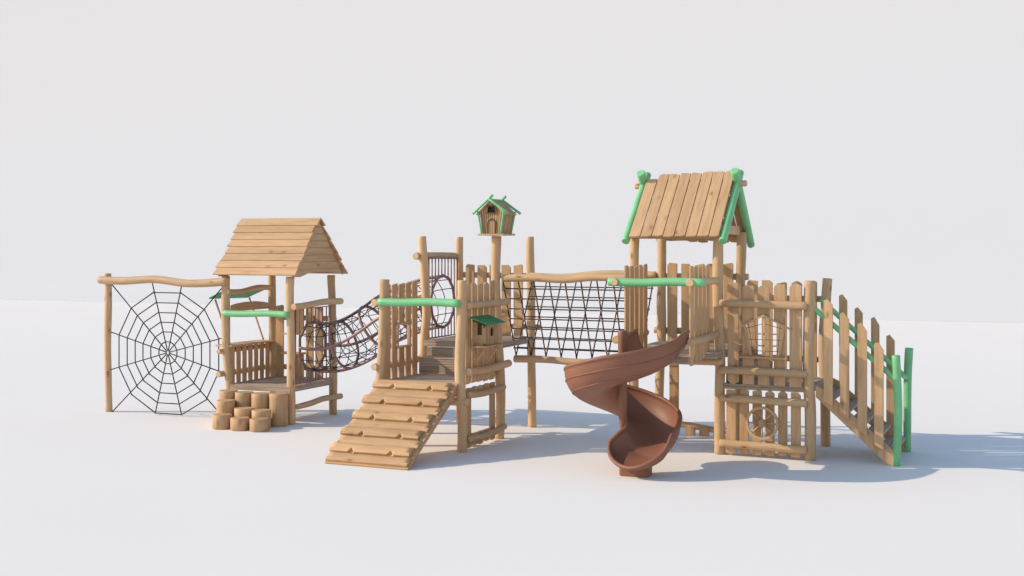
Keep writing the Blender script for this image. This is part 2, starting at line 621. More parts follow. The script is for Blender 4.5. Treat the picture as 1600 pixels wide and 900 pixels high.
# back wall
for x0, x1, z0, z1, tp in [(-4.515, -4.37, .50, 1.745, 's'), (-4.30, -4.16, 1.29, 1.72, 'r'), (-4.12, -3.985, 1.29, 1.71, 'p'), (-4.30, -4.16, .50, .95, 'f'), (-4.12, -3.985, .50, .95, 'f'),
                           (-3.935, -3.80, .50, 1.72, 'l'), (-3.755, -3.62, .50, 1.73, 'p')]:
    boardY(t, 2.31, x0, x1, z0, z1, tp, 'f')
mb = MB()
mb.box(-4.36, -3.95, 2.20, 2.36, .955, .985, 'x')
mb.build("counter_shelf", BRD, t, bevel=.004)
mb = MB()
mb.box(-4.36, -3.95, 2.29, 2.345, 1.265, 1.288, 'x')
mb.build("window_trim", BRD, t, bevel=.003)
for z in (1.535, .73):
    log("rail", [(-4.58, 2.39, z), (-3.42, 2.39, z)], .043, t, wob=.003)
# right side over tunnel mouth
log("rail", [(-3.385, 1.14, 1.785), (-3.385, 1.5, 1.795), (-3.385, 2.0, 1.825), (-3.385, 2.50, 1.815)], .05, t, wob=.004)
log("rail", [(-3.39, 1.24, .262), (-3.39, 1.6, .27), (-3.39, 2.0, .30), (-3.39, 2.50, .285)], .045, t, wob=.003)

# awning fixed outside the left side: thing of its own look but bolted on
aw = MB()
p = [(-4.66, 1.18, 2.01), (-4.66, 2.22, 1.99), (-5.06, 2.30, 1.85), (-5.06, 1.28, 1.87)]
nn = 7
for i in range(nn):
    f0, f1 = i / nn + .006, (i + 1) / nn - .006
    a = Vector(p[0]).lerp(Vector(p[1]), f0)
    b = Vector(p[0]).lerp(Vector(p[1]), f1)
    c = Vector(p[3]).lerp(Vector(p[2]), f1)
    d = Vector(p[3]).lerp(Vector(p[2]), f0)
    k = len(aw.v)
    for q in (a, b, c, d):
        aw.v.append(tuple(q))
    for q in (a, b, c, d):
        aw.v.append(tuple(q + Vector((0, 0, .022))))
    aw.face([k, k + 1, k + 2, k + 3], [(0, 0)] * 4)
    aw.face([k + 7, k + 6, k + 5, k + 4], [(0, 0)] * 4)
    for q in range(4):
        q2 = (q + 1) % 4
        aw.face([k + q, k + 4 + q, k + 4 + q2, k + q2], [(0, 0)] * 4)
awo = aw.build("awning", DGREEN, t, label="dark green slatted awning over the side counter")
log("strut", [(-5.0, 2.26, 1.86), (-4.72, 2.26, 1.17)], .016, t, wob=0)
log("strut", [(-5.0, 1.36, 1.86), (-4.72, 1.36, 1.17)], .016, t, wob=0)

# ------------------------------------------------------------------ 3 stumps
SG = "log stepping stumps in front of the playhouse"
stumps = [
    (-4.425, 0.93, .50, "leftmost log stump of the back row below the playhouse deck"),
    (-4.125, 0.925, .49, "second log stump from the left in the back row below the playhouse deck"),
    (-3.83, 0.935, .485, "third log stump from the left in the back row, its lower half hidden"),
    (-3.548, 0.985, .49, "tall fully visible log stump against the right front post of the playhouse"),
    (-4.285, 0.68, .385, "leftmost log stump of the middle row, taller than the ones to its right"),
    (-3.935, 0.65, .29, "centre log stump of the middle row with stumps on every side"),
    (-3.63, 0.66, .275, "rightmost log stump of the middle row leaning against the tall stump"),
    (-4.159, 0.42, .213, "front-row log stump at the far left of the cluster"),
    (-3.832, 0.412, .184, "low front-row log stump in the middle of its row"),
    (-3.505, 0.433, .185, "low front-row log stump at the right end of its row"),
]
for x, y, z, lb in stumps:
    mb = MB()
    rr = random.uniform(.139, .1435)
    mb.tube([(x, y, 0), (x, y, z)], rr, sides=28, rwob=.0, cap=.008, capmi=1)
    o = mb.build("log_stump", [BRD, RMP])
    tagp(o, lb, "log stump", SG)

# ------------------------------------------------------------------ 4 net tunnel
t = thing("net_tunnel", "curved crawl tunnel of black rope net and brown steel hoops climbing between playhouse and tower", "crawl tunnel", (-2.3, 1.8, 0))
A0, A1 = Vector((-3.45, 1.77, 1.147)), Vector((-1.2, 1.81, 1.88))


def tpath(f):
    x = A0.x + (A1.x - A0.x) * f
    e = f * f * (3 - 2 * f)
    # nearly level at first, then a steep middle, level again at the top
    e = 0.25 * f + 0.75 * e if f > .0 else 0
    return Vector((x, A0.y + (A1.y - A0.y) * f, A0.z + (A1.z - A0.z) * (e * 1.0) - .10 * math.sin(math.pi * min(1, f * 1.7)) * (1 if f < .588 else 0)))


def tframe(f):
    c = tpath(f)
    a, b = tpath(max(0, f - .03)), tpath(min(1, f + .03))
    T = (b - a).normalized()
    if f < .02 or f > .98:
        T = Vector((1, 0, 0))
    Yv = Vector((0, 1, 0))
    Zv = T.cross(Yv)
    if Zv.z < 0:
        Zv = -Zv
    return c, T, Yv, Zv.normalized()


TR = 0.375


def tp(f, a, r=TR):
    c, T, Yv, Zv = tframe(f)
    return c + Yv * math.cos(a) * r + Zv * math.sin(a) * r


N = 40
for q in range(4):
    a = q * math.pi / 2
    mb = MB()
    mb.tube([tuple(tp(i / N, a)) for i in range(N + 1)], 0.023, sides=8, cap=.003, straight=True)
    mb.build("side_tube", PURPLE, t)
for f in (0.0, .25, .5, .75, 1.0):
    mb = MB()
    nseg = 8 if f == 0.0 else (12 if f == 1.0 else 20)
    off = math.pi / 8 if nseg == 8 else math.pi / 2
    pts = [tuple(tp(f, off + 2 * math.pi * k / nseg, TR * (1.04 if nseg < 20 else 1.0))) for k in range(nseg + 1)]
    mb.tube(pts, 0.022, sides=8, cap=0, straight=True)
    mb.build("hoop", PURPLE, t)
for k in range(12):
    if k % 3 == 0:
        continue
    a = 2 * math.pi * k / 12
    mb = MB()
    mb.tube([tuple(tp(i / N, a, TR * .985)) for i in range(N + 1)], 0.0068, sides=5, cap=0, straight=True)
    mb.build("net_rope", ROPE, t)
for f in [i / 16.0 for i in range(1, 16) if i % 4]:
    mb = MB()
    mb.tube([tuple(tp(f, 2 * math.pi * k / 20, TR * .985)) for k in range(21)], 0.0065, sides=5, cap=0, straight=True)
    mb.build("net_hoop_rope", ROPE, t)
for s_ in (1, -1):
    for k in range(3):
        mb = MB()
        mb.tube([tuple(tp(.03 + i / N * .72, s_ * .9 * math.pi * (i / N) + k * 2 * math.pi / 3 + .4, TR * .97)) for i in range(N + 1)], 0.005, sides=5, cap=0, straight=True)
        mb.build("diagonal_rope", ROPE, t)


def grille(parent, x, y0, y1, z0, z1, cy, cz_, nbar):
    mb = MB()
    mb.tube([(x, y0, z0), (x, y1, z0 + .0), (x, y1, z1), (x, y0, z1), (x, y0, z0)], 0.013, sides=6, cap=0, straight=True)
    mb.build("grille_frame", PURPLE, parent)
    for i in range(1, nbar):
        y = y0 + (y1 - y0) * i / nbar
        dy = abs(y - cy)
        if dy < TR * 1.0:
            h = math.sqrt(max(0, (TR * 1.02) ** 2 - dy * dy))
            h = max(h, .03)
            mb = MB()
            mb.tube([(x, y, z0), (x, y, cz_ - h)], .0095, sides=6, cap=0, straight=True)
            mb.build("grille_bar", PURPLE, parent)
            mb = MB()
            mb.tube([(x, y, cz_ + h), (x, y, z1)], .0095, sides=6, cap=0, straight=True)
            mb.build("grille_bar", PURPLE, parent)
        else:
            mb = MB()
            mb.tube([(x, y, z0), (x, y, z1)], .0095, sides=6, cap=0, straight=True)
            mb.build("grille_bar", PURPLE, parent)


grille(t, -3.45, 1.29, 2.27, .602, 1.745, 1.77, 1.147, 9)
grille(t, -1.2, 1.36, 2.30, 1.36, 2.53, 1.81, 1.88, 9)

# ------------------------------------------------------------------ 5 middle tower
t = thing("lookout_platform", "open middle tower of log posts with picket sides and grey steps behind the ramp", "play tower", (-.6, 1.2, 0))
post(t, -1.2, 0, 2.255, x2=-1.165, mid=[(-1.235, 0, .75), (-1.19, 0, 1.5)], r=.066, wob=.005)
post(t, 0, 0, 2.255, x2=0.0, mid=[(.0, 0, .5), (-.03, 0, 1.1), (-.005, 0, 1.8)], r=.066, wob=.004)
post(t, -1.2, 1.2, 2.845, x2=-1.228, mid=[(-1.21, 1.2, .9), (-1.20, 1.2, 1.3), (-1.155, 1.2, 1.75), (-1.19, 1.2, 2.3)], r=.062, wob=.003)
post(t, -1.2, 2.4, 2.845, x2=-1.215, r=.062, wob=.008)
post(t, 0, 1.2, 2.845, x2=-.045, mid=[(0.02, 1.2, .5), (0.0, 1.2, 1.1), (-.06, 1.2, 2.1)], r=.066, wob=.003, label="slanting post that carries the birdhouse")
post(t, 0, 2.4, 2.845, x2=-.04, r=.064, wob=.006)
deck(t, -1.13, -.03, -.06, .86, 0.90, 7, th=.03)
deck(t, -1.16, .03, 1.12, 2.46, 1.352, 9, th=.085)
mb = MB()
for i in range(6):
    z0 = .905 + i * .0355
    mb.box(-1.10, -.04, .862 + .0005 * i, .885, z0, z0 + .032, 'x')
mb.box(-1.11, -.035, .856, 1.115, 1.118, 1.133, 'x')
mb.box(-1.10, -.04, .888, 1.10, .868, 1.115, 'x')
mb.build("step", GRY, t, bevel=.003)
mb = MB()
for i in range(5):
    z0 = 1.137 + i * .0255
    mb.box(-1.10, -.04, 1.104, 1.118, z0, z0 + .023, 'x')
mb.box(-1.10, -.04, 1.12, 1.15, 1.06, 1.262, 'x')
mb.build("step", GRY, t, bevel=.002)
log("deck_beam", [(-1.28, -.02, .66), (.10, -.02, .66)], .05, t)
# left pickets (plane X = -1.2), a little window between them
for y0, y1, z1, tp_ in [(0.09, .235, 2.19, 'l'), (.285, .432, 2.19, 'f'), (.482, .628, 2.19, 's'), (.677, .825, 2.20, 'p'), (.872, 1.015, 2.215, 's')]:
    if .25 < y0 < .72:
        mb = MB()
        wy = y1 - y0
        if y0 < .35:
            pts = [(0, .84), (wy, .84), (wy, 1.32), (.12, 1.32), (.12, 1.61), (wy, 1.61), (wy, z1), (0, z1 - .02)]
        elif y0 < .6:
            mb.prism([(0, .84), (wy, .84), (wy, 1.32), (0, 1.32)], (-1.222, y0, 0), (0, 1, 0), (0, 0, 1), (1, 0, 0), .022)
            pts = [(0, 1.61), (wy, 1.61), (wy, z1), (0, z1 - .02)]
        else:
            pts = [(0, .84), (wy, .84), (wy, z1 - .03), (wy * .5, z1), (0, z1 - .03), (0, 1.61), (.058, 1.61), (.058, 1.32), (0, 1.32)]
        mb.prism(pts, (-1.222, y0, 0), (0, 1, 0), (0, 0, 1), (1, 0, 0), .022)
        mb.build("board", BRD, t, bevel=.003)
    else:
        boardX(t, -1.222, y0, y1, .84, z1, tp_, th=.022)
mb = MB()
mb.tube([(-1.18, .36, 1.625), (-1.18, .78, 1.625)], .018, sides=8)
mb.tube([(-1.18, .37, 1.305), (-1.18, .78, 1.305)], .018, sides=8)
mb.tube([(-1.18, .405, 1.29), (-1.18, .405, 1.65)], .013, sides=8)
mb.tube([(-1.18, .735, 1.29), (-1.18, .735, 1.65)], .013, sides=8)
mb.build("window_frame", LOG, t)
log("rail", [(-1.27, -.11, 1.075), (-1.27, .6, 1.06), (-1.27, 1.28, 1.075)], .048, t, wob=.003)
log("rail", [(-1.27, -.10, 1.94), (-1.27, .6, 1.95), (-1.27, 1.28, 1.94)], .048, t, wob=.003)
# right pickets (plane X = 0)
for y0, y1, z1, tp_ in [(.105, .26, 2.20, 'f'), (.295, .445, 2.205, 'r'), (.475, .635, 2.205, 's'), (.665, .83, 2.21, 'p'), (.87, 1.03, 2.235, 's')]:
    zc = .865 + .01 * math.sin(y0 * 6)
    mb = MB()
    wy = y1 - y0
    body = [(0, zc + .0), (.03, zc + .002), (wy - .04, zc + .005), (wy - .012, zc + .02), (wy, zc + .06)]
    top = [(a, z1 + d) for a, d in CH[tp_](wy)][::-1]
    mb.prism(body + top, (-.010, y0, 0), (0, 1, 0), (0, 0, 1), (1, 0, 0), .022)
    mb.build("board", BRD, t, bevel=.003)
for i, (y0, y1) in enumerate([(.105, .26), (.295, .445), (.475, .635), (.665, .83), (.87, 1.03)]):
    low = .02 + .012 * (i % 2)
    if i in (0, 4):
        boardX(t, -.010, y0, y1, low, .822 + .008 * (i % 2), 'n', 'n', th=.022)
    else:
        boardX(t, -.010, y0, y1, .70, .820 + .006 * (i % 2), 'n', 'f', th=.022)
        boardX(t, -.010, y0, y1, low, .20, 'f', 'n', th=.022)
log("rail", [(.075, .03, 1.92), (.075, .6, 1.915), (.075, 1.31, 1.925)], .048, t, wob=.003)
log("rail", [(.075, .04, 1.05), (.075, .6, 1.03), (.075, 1.36, 1.05)], .052, t, wob=.004)
log("rail", [(.062, .10, .74), (.062, .6, .715), (.062, 1.20, .73)], .046, t, wob=.003)
log("rail", [(.062, .12, .155), (.062, .45, .13), (.062, .8, .135), (.062, 1.23, .175)], .046, t, wob=.003)
log("grab_bar", [(-1.19, -.12, 1.955), (-.85, -.12, 1.952), (-.45, -.12, 1.968), (.015, -.12, 1.955)], .052, t, GREEN, wob=.004, label="green painted grab bar at the head of the ramp")
# back fence and header
for x0, x1, z1, tp_ in [(-1.10, -.955, 2.43, 'l'), (-.90, -.75, 2.417, 'r'), (-.70, -.55, 2.42, 'f'), (-.50, -.352, 2.42, 'r'), (-.30, -.155, 2.43, 's')]:
    boardY(t, 2.38, x0, x1, 1.335, z1, tp_)
log("rail", [(-1.28, 2.46, 2.265), (.1, 2.46, 2.255)], .042, t, wob=.003)
log("rail", [(-1.28, 2.46, 1.49), (.1, 2.46, 1.49)], .042, t, wob=.003)
log("header_rail", [(-1.27, 1.08, 2.56), (-1.27, 1.8, 2.565), (-1.27, 2.36, 2.555)], .05, t, wob=.002)

# ------------------------------------------------------------------ 6 ramp
t = thing("climbing_ramp", "sloping ramp of alternating rounded and flat wooden slabs leading up to the middle tower", "ramp", (-.6, -.75, 0))
a0 = Vector((0, -1.46, 0.0))
a1 = Vector((0, -.075, .895))
dv = (a1 - a0)
SLn = dv.length
dv.normalize()
nv = Vector((0, -dv.z, dv.y))
mb = MB()
mb.prism([(0, -1.185), (0, -.015), (SLn, -.015), (SLn, -1.185)], a0 + nv * .0, dv, (1, 0, 0), nv, .02)
mb.build("base_board", RMP, t, bevel=.003)
for sx in (-1.14, -.09):
    mb = MB()
    mb.prism([(0.03, 0), (.03, -.045), (SLn - .02, -.13), (SLn - .02, 0)], a0 + Vector((sx, 0, 0)) - nv * .003, dv, nv, (1, 0, 0), .045)
    mb.build("side_beam", RMP, t, bevel=.003)
for i in range(10):
    s0 = .035 + i * .158
    rnd = (i % 2 == 1)
    wd = .15 if rnd else .155
    if rnd:
        x0, x1 = -1.20 - random.uniform(0, .01), -.085 - random.uniform(-.01, .01)
        prof = [(0.0, .034), (.0, .054), (.035, .072), (.08, .082), (.12, .073), (wd + .006, .044), (wd + .006, .022), (.0, .022)]
    else:
        x0, x1 = -1.165 - random.uniform(0, .01), -.03 - random.uniform(0, .01)
        prof = [(-.010, .034), (-.010, .050), (.04, .055), (.08, .052), (.12, .044), (wd, .030), (wd, .022), (-.010, .022)]
    mb = MB()
    ru, rv = random.uniform(0, 9), random.uniform(0, 9)
    notch = [.27, .765] if rnd else []
    HW = .042
    fxs = [j / 16 for j in range(17)]
    fxs = [f_ for f_ in fxs if all(abs(f_ - nf) > HW + .012 for nf in notch)]
    for nf in notch:
        fxs += [nf - HW - .004, nf - HW, nf - .006, nf + .006, nf + HW, nf + HW + .004]
    fxs.sort()
    nx = len(fxs) - 1
    for j in range(nx + 1):
        fx = fxs[j]
        x = x0 + (x1 - x0) * fx
        for k, (a, h) in enumerate(prof):
            aa = a
            hh = h
            for nf in notch:
                dd = abs(fx - nf)
                if dd <= HW + 1e-6 and k in (0, 1, 2):
                    e_ = 1 - dd / HW
                    aa = a + (.052 - a) * e_ * (1 if k < 2 else .6)
                    hh = h + ((.034 if k == 0 else .068 if k == 1 else .077) - h) * e_
            # slight natural unevenness
            hh += .0025 * math.sin(fx * 9 + i * 2 + k)
            pnt = a0 + dv * (s0 + aa) + nv * hh
            mb.v.append((x, pnt.y, pnt.z))
    m = len(prof)
    for j in range(nx):
        for k in range(m):
            k2 = (k + 1) % m
            q = [j * m + k, j * m + k2, (j + 1) * m + k2, (j + 1) * m + k]
            u0, u1 = fxs[j] * 1.1 + ru, fxs[j + 1] * 1.1 + ru
            v0, v1 = prof[k][0] + rv, prof[k2][0] + rv
            mb.face(q, [(u0, v0), (u0, v1), (u1, v1), (u1, v0)], k in (2, 3, 4))
    mb.face(list(range(m))[::-1], [(p_[0], p_[1]) for p_ in prof][::-1], False)
    mb.face([nx * m + k for k in range(m)], [(p_[0], p_[1]) for p_ in prof], False)
    mb.build("rounded_slab" if rnd else "flat_slab", RMP, t)

# ------------------------------------------------------------------ 7 birdhouse
t = thing("birdhouse", "little slatted birdhouse with green corner poles and roof poles on top of a tall post", "birdhouse", (-.045, 1.2, 2.85))
mb = MB()
mb.box(-.245, .15, 1.0, 1.41, 2.852, 2.878, 'x')
mb.build("base_board", BRD, t, bevel=.003)
BXc = -.045


def slat(parent, quad, n, axis_n, th, mat, name, gap=.10):
    """quad: bottom-left, bottom-right, top-right, top-left corners (outer face); returns a slatted wall"""
    mb_ = MB()
    bl, br, tr, tl = [Vector(q) for q in quad]
    for i in range(n):
        f0 = (i + gap / 2) / n
        f1 = (i + 1 - gap / 2) / n
        pts = [bl.lerp(br, f0), bl.lerp(br, f1), tl.lerp(tr, f1), tl.lerp(tr, f0)]
        off = Vector(axis_n) * random.uniform(-.002, .002)
        k = len(mb_.v)
        ru_, rv_ = random.uniform(0, 9), random.uniform(0, 9)
        for p_ in pts:
            mb_.v.append(tuple(p_ + off))
        for p_ in pts:
            mb_.v.append(tuple(p_ + off - Vector(axis_n) * th))
        h_ = (tl - bl).length
        w_ = .02
        u4 = [(ru_, rv_), (ru_, rv_ + w_), (ru_ + h_, rv_ + w_), (ru_ + h_, rv_)]
        mb_.face([k, k + 1, k + 2, k + 3], u4)
        mb_.face([k + 7, k + 6, k + 5, k + 4], u4)
        for q in range(4):
            q2 = (q + 1) % 4
            mb_.face([k + q, k + 4 + q, k + 4 + q2, k + q2], u4)
    return mb_.build(name, mat, parent)


ZB, ZW, ZA = 2.879, 3.18, 3.335
FYb, FYt, BYb, BYt = 1.03, 1.02, 1.36, 1.38
xb0, xb1, xt0, xt1 = -.185, .095, -.235, .145
# front wall: individual slats clipped by the gable, with a dark window opening left free
mbf = MB()
ns_ = 11
for i in range(ns_):
    f0, f1 = i / ns_ + .012, (i + 1) / ns_ - .012
    b0, b1 = xb0 + (xb1 - xb0) * f0, xb0 + (xb1 - xb0) * f1
    T0, T1 = xt0 + (xt1 - xt0) * f0, xt0 + (xt1 - xt0) * f1

    def zg(x):
        return ZA - abs(x - BXc) * (ZA - ZW) / (xt1 - BXc)

    def ext(b_, t_, z):
        return b_ + (t_ - b_) * (z - ZB) / (ZW - ZB)
    yf = FYb + random.uniform(-.003, .003)
    zt0 = min(zg(T0), 3.32)
    zt1 = min(zg(T1), 3.32)
    mid_ = (T0 + T1) / 2
    segs = [(ZB, None)]
    if -.098 < mid_ < .022:
        segs = [(ZB, 3.165), (3.262, None)]
    for (za, zb) in segs:
        if zb is None:
            pts = [(ext(b0, T0, za), za), (ext(b1, T1, za), za), (ext(b1, T1, zt1), zt1), (ext(b0, T0, zt0), zt0)]
            if za > zt0 - .01:
                continue
        else:
            pts = [(ext(b0, T0, za), za), (ext(b1, T1, za), za), (ext(b1, T1, zb), zb), (ext(b0, T0, zb), zb)]
        mbf.prism(pts, (0, yf, 0), (1, 0, 0), (0, 0, 1), (0, 1, 0), .01)
mbf.build("front_wall", BIR, t)
slat(t, [(xb1 + .004, FYb + .02, ZB), (xb1 + .004, BYb, ZB), (xt1 - .004, BYt, ZW - .005), (xt1 - .004, FYt + .02, ZW - .005)], 13, (1, 0, 0), .008, BIR, "side_wall", .22)
slat(t, [(xb0 - .004, BYb, ZB), (xb0 - .004, FYb + .02, ZB), (xt0 + .004, FYt + .02, ZW - .005), (xt0 + .004, BYt, ZW - .005)], 13, (-1, 0, 0), .008, BIR, "side_wall", .22)
slat(t, [(xb1, BYb + .005, ZB), (xb0, BYb + .005, ZB), (xt0, BYt + .005, ZW), (xt1, BYt + .005, ZW)], 9, (0, 1, 0), .008, BIR, "rear_wall", .05)
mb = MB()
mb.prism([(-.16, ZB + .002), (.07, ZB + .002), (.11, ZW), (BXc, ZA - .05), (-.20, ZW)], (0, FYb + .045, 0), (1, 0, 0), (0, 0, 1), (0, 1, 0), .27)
mb.build("shade_core", DARK, t)  # solid dark filling, puts the hollow's shade into colour behind slats and window
wf = MB()
for a, b in [((-.112, 3.262), (.034, 3.262)), ((-.112, 3.163), (.034, 3.163)), ((-.10, 3.155), (-.10, 3.27)), ((.022, 3.155), (.022, 3.27))]:
    wf.tube([(a[0], 1.018, a[1]), (b[0], 1.018, b[1])], .008, sides=8, cap=.001)
wf.build("window_frame", MBR, t)
df = MB()
pts = [(-.098, ZB + .002), (-.098, 3.02)] + [(-.042 - .056 * math.cos(a), 3.02 + .062 * math.sin(a)) for a in [i * math.pi / 8 for i in range(1, 8)]] + [(.014, 3.02), (.014, ZB + .002)]
df.tube([(x, 1.017, z) for x, z in pts], .008, sides=8, cap=.001, straight=True)
dfo = df.build("door_frame", MBR, t)
dd = MB()
for x0, x1 in ((-.088, -.064), (-.059, -.034), (-.029, .004)):
    dd.prism([(x0, ZB + .002), (x1, ZB + .002), (x1, 3.06), (x0, 3.06)], (0, 1.022, 0), (1, 0, 0), (0, 0, 1), (0, 1, 0), .004)
dd.build("door", BIR, t)
for (x0, x1, y0, y1) in [(xb0 - .006, xt0 - .006, 1.012, 1.0), (xb1 + .006, xt1 + .006, 1.012, 1.0), (xb1 + .006, xt1 + .006, 1.37, 1.40), (xb0 - .006, xt0 - .006, 1.37, 1.40)]:
    mb = MB()
    mb.tube([(x0, y0, ZB), (x1, y1, ZW + .01)], .0145, sides=10, cap=.002)
    mb.build("corner_pole", GREEN, t)
for yy in (.975, 1.425):
    mb = MB()
    mb.tube([(-.31, yy, 3.155), (-.0, yy, 3.412)], .0185, sides=10, cap=.003)
    mb.build("roof_pole", GREEN, t)
    mb = MB()
    mb.tube([(.225, yy + .0, 3.16), (-.065, yy + .0, 3.362)], .0185, sides=10, cap=.003)
    mb.build("roof_pole", GREEN, t)
mb = MB()
mb.tube([(-.045, .99, 3.352), (-.045, 1.41, 3.352)], .014, sides=8, cap=.002)
mb.build("ridge_pole", GREEN, t)
for sg in (1, -1):
    q = [(BXc + sg * .222, .99, 3.148), (BXc + sg * .222, 1.41, 3.148), (BXc + sg * .012, 1.41, 3.342), (BXc + sg * .012, .99, 3.342)]
    if sg < 0:
        q = [q[1], q[0], q[3], q[2]]
    slat(t, q, 16, (sg * .67, 0, .74), .012, BIR, "roof", .3)

# ------------------------------------------------------------------ 8 nesting box on the fence
t = thing("nesting_box", "tiny bird box with sloping green roof fixed on the fence beside the ramp", "bird box", (.13, .46, 1.37))
mb = MB()
mb.box(.045, .062, .225, .70, 1.385, 1.70, 'z')
for q_ in ([(1.385, .062), (1.385, .20), (1.525, .20), (1.525, .062)], [(1.526, .062), (1.526, .112), (1.684, .112), (1.70, .062)],
           [(1.526, .178), (1.526, .20), (1.655, .20), (1.662, .178)]):
    mb.prism(q_, (0, .228, 0), (0, 0, 1), (1, 0, 0), (0, 1, 0), .018)
mb.prism([(1.385, .062), (1.385, .20), (1.655, .20), (1.70, .062)], (0, .678, 0), (0, 0, 1), (1, 0, 0), (0, 1, 0), .018)
mb.build("box_sides", BRD, t, bevel=.002)
fr = MB()
import_pts = []
hole_c, hr = (.47, 1.555), (.058, .066)
y0, y1, z0, z1 = .224, .70, 1.385, 1.655
nseg = 24
outer, inner = [], []
for k in range(nseg):
    a = 2 * math.pi * k / nseg
    ca, sa = math.cos(a), math.sin(a)
    inner.append((hole_c[0] + hr[0] * ca, hole_c[1] + hr[1] * sa))
    tx = 1e9
    if ca > 1e-6: tx = min(tx, (y1 - hole_c[0]) / ca)
    if ca < -1e-6: tx = min(tx, (y0 - hole_c[0]) / ca)
    if sa > 1e-6: tx = min(tx, (z1 - hole_c[1]) / sa)
    if sa < -1e-6: tx = min(tx, (z0 - hole_c[1]) / sa)
    outer.append((hole_c[0] + ca * tx, hole_c[1] + sa * tx))
for X_ in (.203, .220):
    for pset in (outer, inner):
        for (yy, zz) in pset:
            fr.v.append((X_, yy, zz))
for k in range(nseg):
    k2 = (k + 1) % nseg
    O0, I0, O1, I1 = 0, nseg, 2 * nseg, 3 * nseg

    def uvq(idx):
        return [(fr.v[i][2] * 1.0, fr.v[i][1]) for i in idx]
    for q in ([O1 + k, O1 + k2, I1 + k2, I1 + k], [O0 + k2, O0 + k, I0 + k, I0 + k2], [I0 + k, I1 + k, I1 + k2, I0 + k2], [O1 + k, O0 + k, O0 + k2, O1 + k2]):
        fr.face(q, uvq(q), False)
front = fr.build("front_panel", BRD, t)
for yc in (.305, .385, .555, .63):
    mb = MB()
    mb.box(.2195, .2215, yc - .003, yc + .003, 1.387, 1.652, 'z')
    mb.build("plank_joint", DARK, t)
mb = MB()
mb.tube([(.218, .40, 1.455), (.218, .55, 1.455)], .010, sides=8, cap=.001)
mb.build("perch", LOG, t)
rf = MB()
for i in range(5):
    ya = .145 + i * .122
    rf.prism([(0, ya), (0, ya + .114), (.265, ya + .114), (.265, ya)], (.045, 0, 1.752 + .003 * (i % 2)), (.94, 0, -.342), (0, 1, 0), (.342, 0, .94), .016)
rf.build("roof", DGREEN, t, bevel=.002, label="small bright green slatted roof")
mb = MB()
mb.box(.05, .275, .16, .76, 1.36, 1.383, 'y')
mb.build("shelf", BRD, t, bevel=.003)
for ya, yb in ((.25, .22), (.66, .60)):
    mb = MB()
    mb.tube([(.23, ya, 1.365), (.06, yb, 1.10)], .014, sides=8, cap=.002)
    mb.build("strut", LOG, t)

# ------------------------------------------------------------------ 9 net bridge
t = thing("net_bridge", "V-shaped rope net bridge with wooden knots slung between two long beams of the two towers", "rope bridge", (.97, 1.8, 0))
log("beam", [(.03, 1.24, 2.255), (.54, 1.24, 2.262), (.95, 1.24, 2.246), (1.38, 1.24, 2.277), (1.90, 1.24, 2.272)], .052, t, wob=.002, rwob=.03)
log("beam", [(-.02, 2.36, 2.262), (.5, 2.36, 2.25), (1.2, 2.36, 2.305), (1.93, 2.36, 2.29)], .05, t, wob=.002, rwob=.03)
log("bottom_log", [(-.03, 1.8, 1.068), (.45, 1.8, 1.078), (.92, 1.8, 1.060), (1.5, 1.8, 1.060), (2.0, 1.8, 1.066)], .052, t, wob=.003, rwob=.05)
colx = [.03 + i * .2335 for i in range(9)]
for side, yt in ((0, 1.25), (1, 2.345)):
    def npos(x, f, yt=yt):
        # f from 0 (top) to 1 (bottom log)
        return Vector((x - .035 * f, yt + (1.80 - yt) * f, 2.23 + (1.115 - 2.23) * f))
    for x in colx:
        rope("hanging_rope", [tuple(npos(x, 0)), tuple(npos(x, 1.02))], .0100, t)
    for i in range(7):
        f = .112 + i * .1305
        mb = MB()
        mb.tube([tuple(npos(colx[0] - .0, f)), tuple(npos(colx[-1] + .0, f))], .0095, sides=6, cap=0, straight=True)
        for x in colx:
            mb.ball(npos(x, f), .0215, 8, 5, mi=1)
        mb.build("cross_rope", [ROPE, KNOT], t)

# ------------------------------------------------------------------ 10 main tower
t = thing("roofed_tower", "tallest tower with a plank roof framed by crossed green poles, above the brown slide", "play tower", (2.55, 1.8, 0))
post(t, 1.95, 1.2, 2.90, x2=1.99, r=.066)
post(t, 1.965, 2.4, 2.90, x2=2.01, r=.066)
post(t, 3.14, 1.2, 2.90, x2=3.125, mid=[(3.14, 1.2, .8), (3.15, 1.2, 1.3), (3.115, 1.2, 2.1)], r=.069, wob=.004)
post(t, 3.12, 2.4, 2.90, x2=3.155, r=.066)
deck(t, 1.98, 3.20, .80, 2.44, 1.352, 11, th=.085)
deck(t, 2.235, 3.06, -.02, .795, 1.354, 6, th=.085, label="front lip of the deck where the slide starts")
log("deck_beam", [(1.88, 1.13, 1.20), (3.2, 1.13, 1.20)], .05, t)
log("deck_beam", [(1.88, 2.33, 1.20), (3.2, 2.33, 1.20)], .05, t)
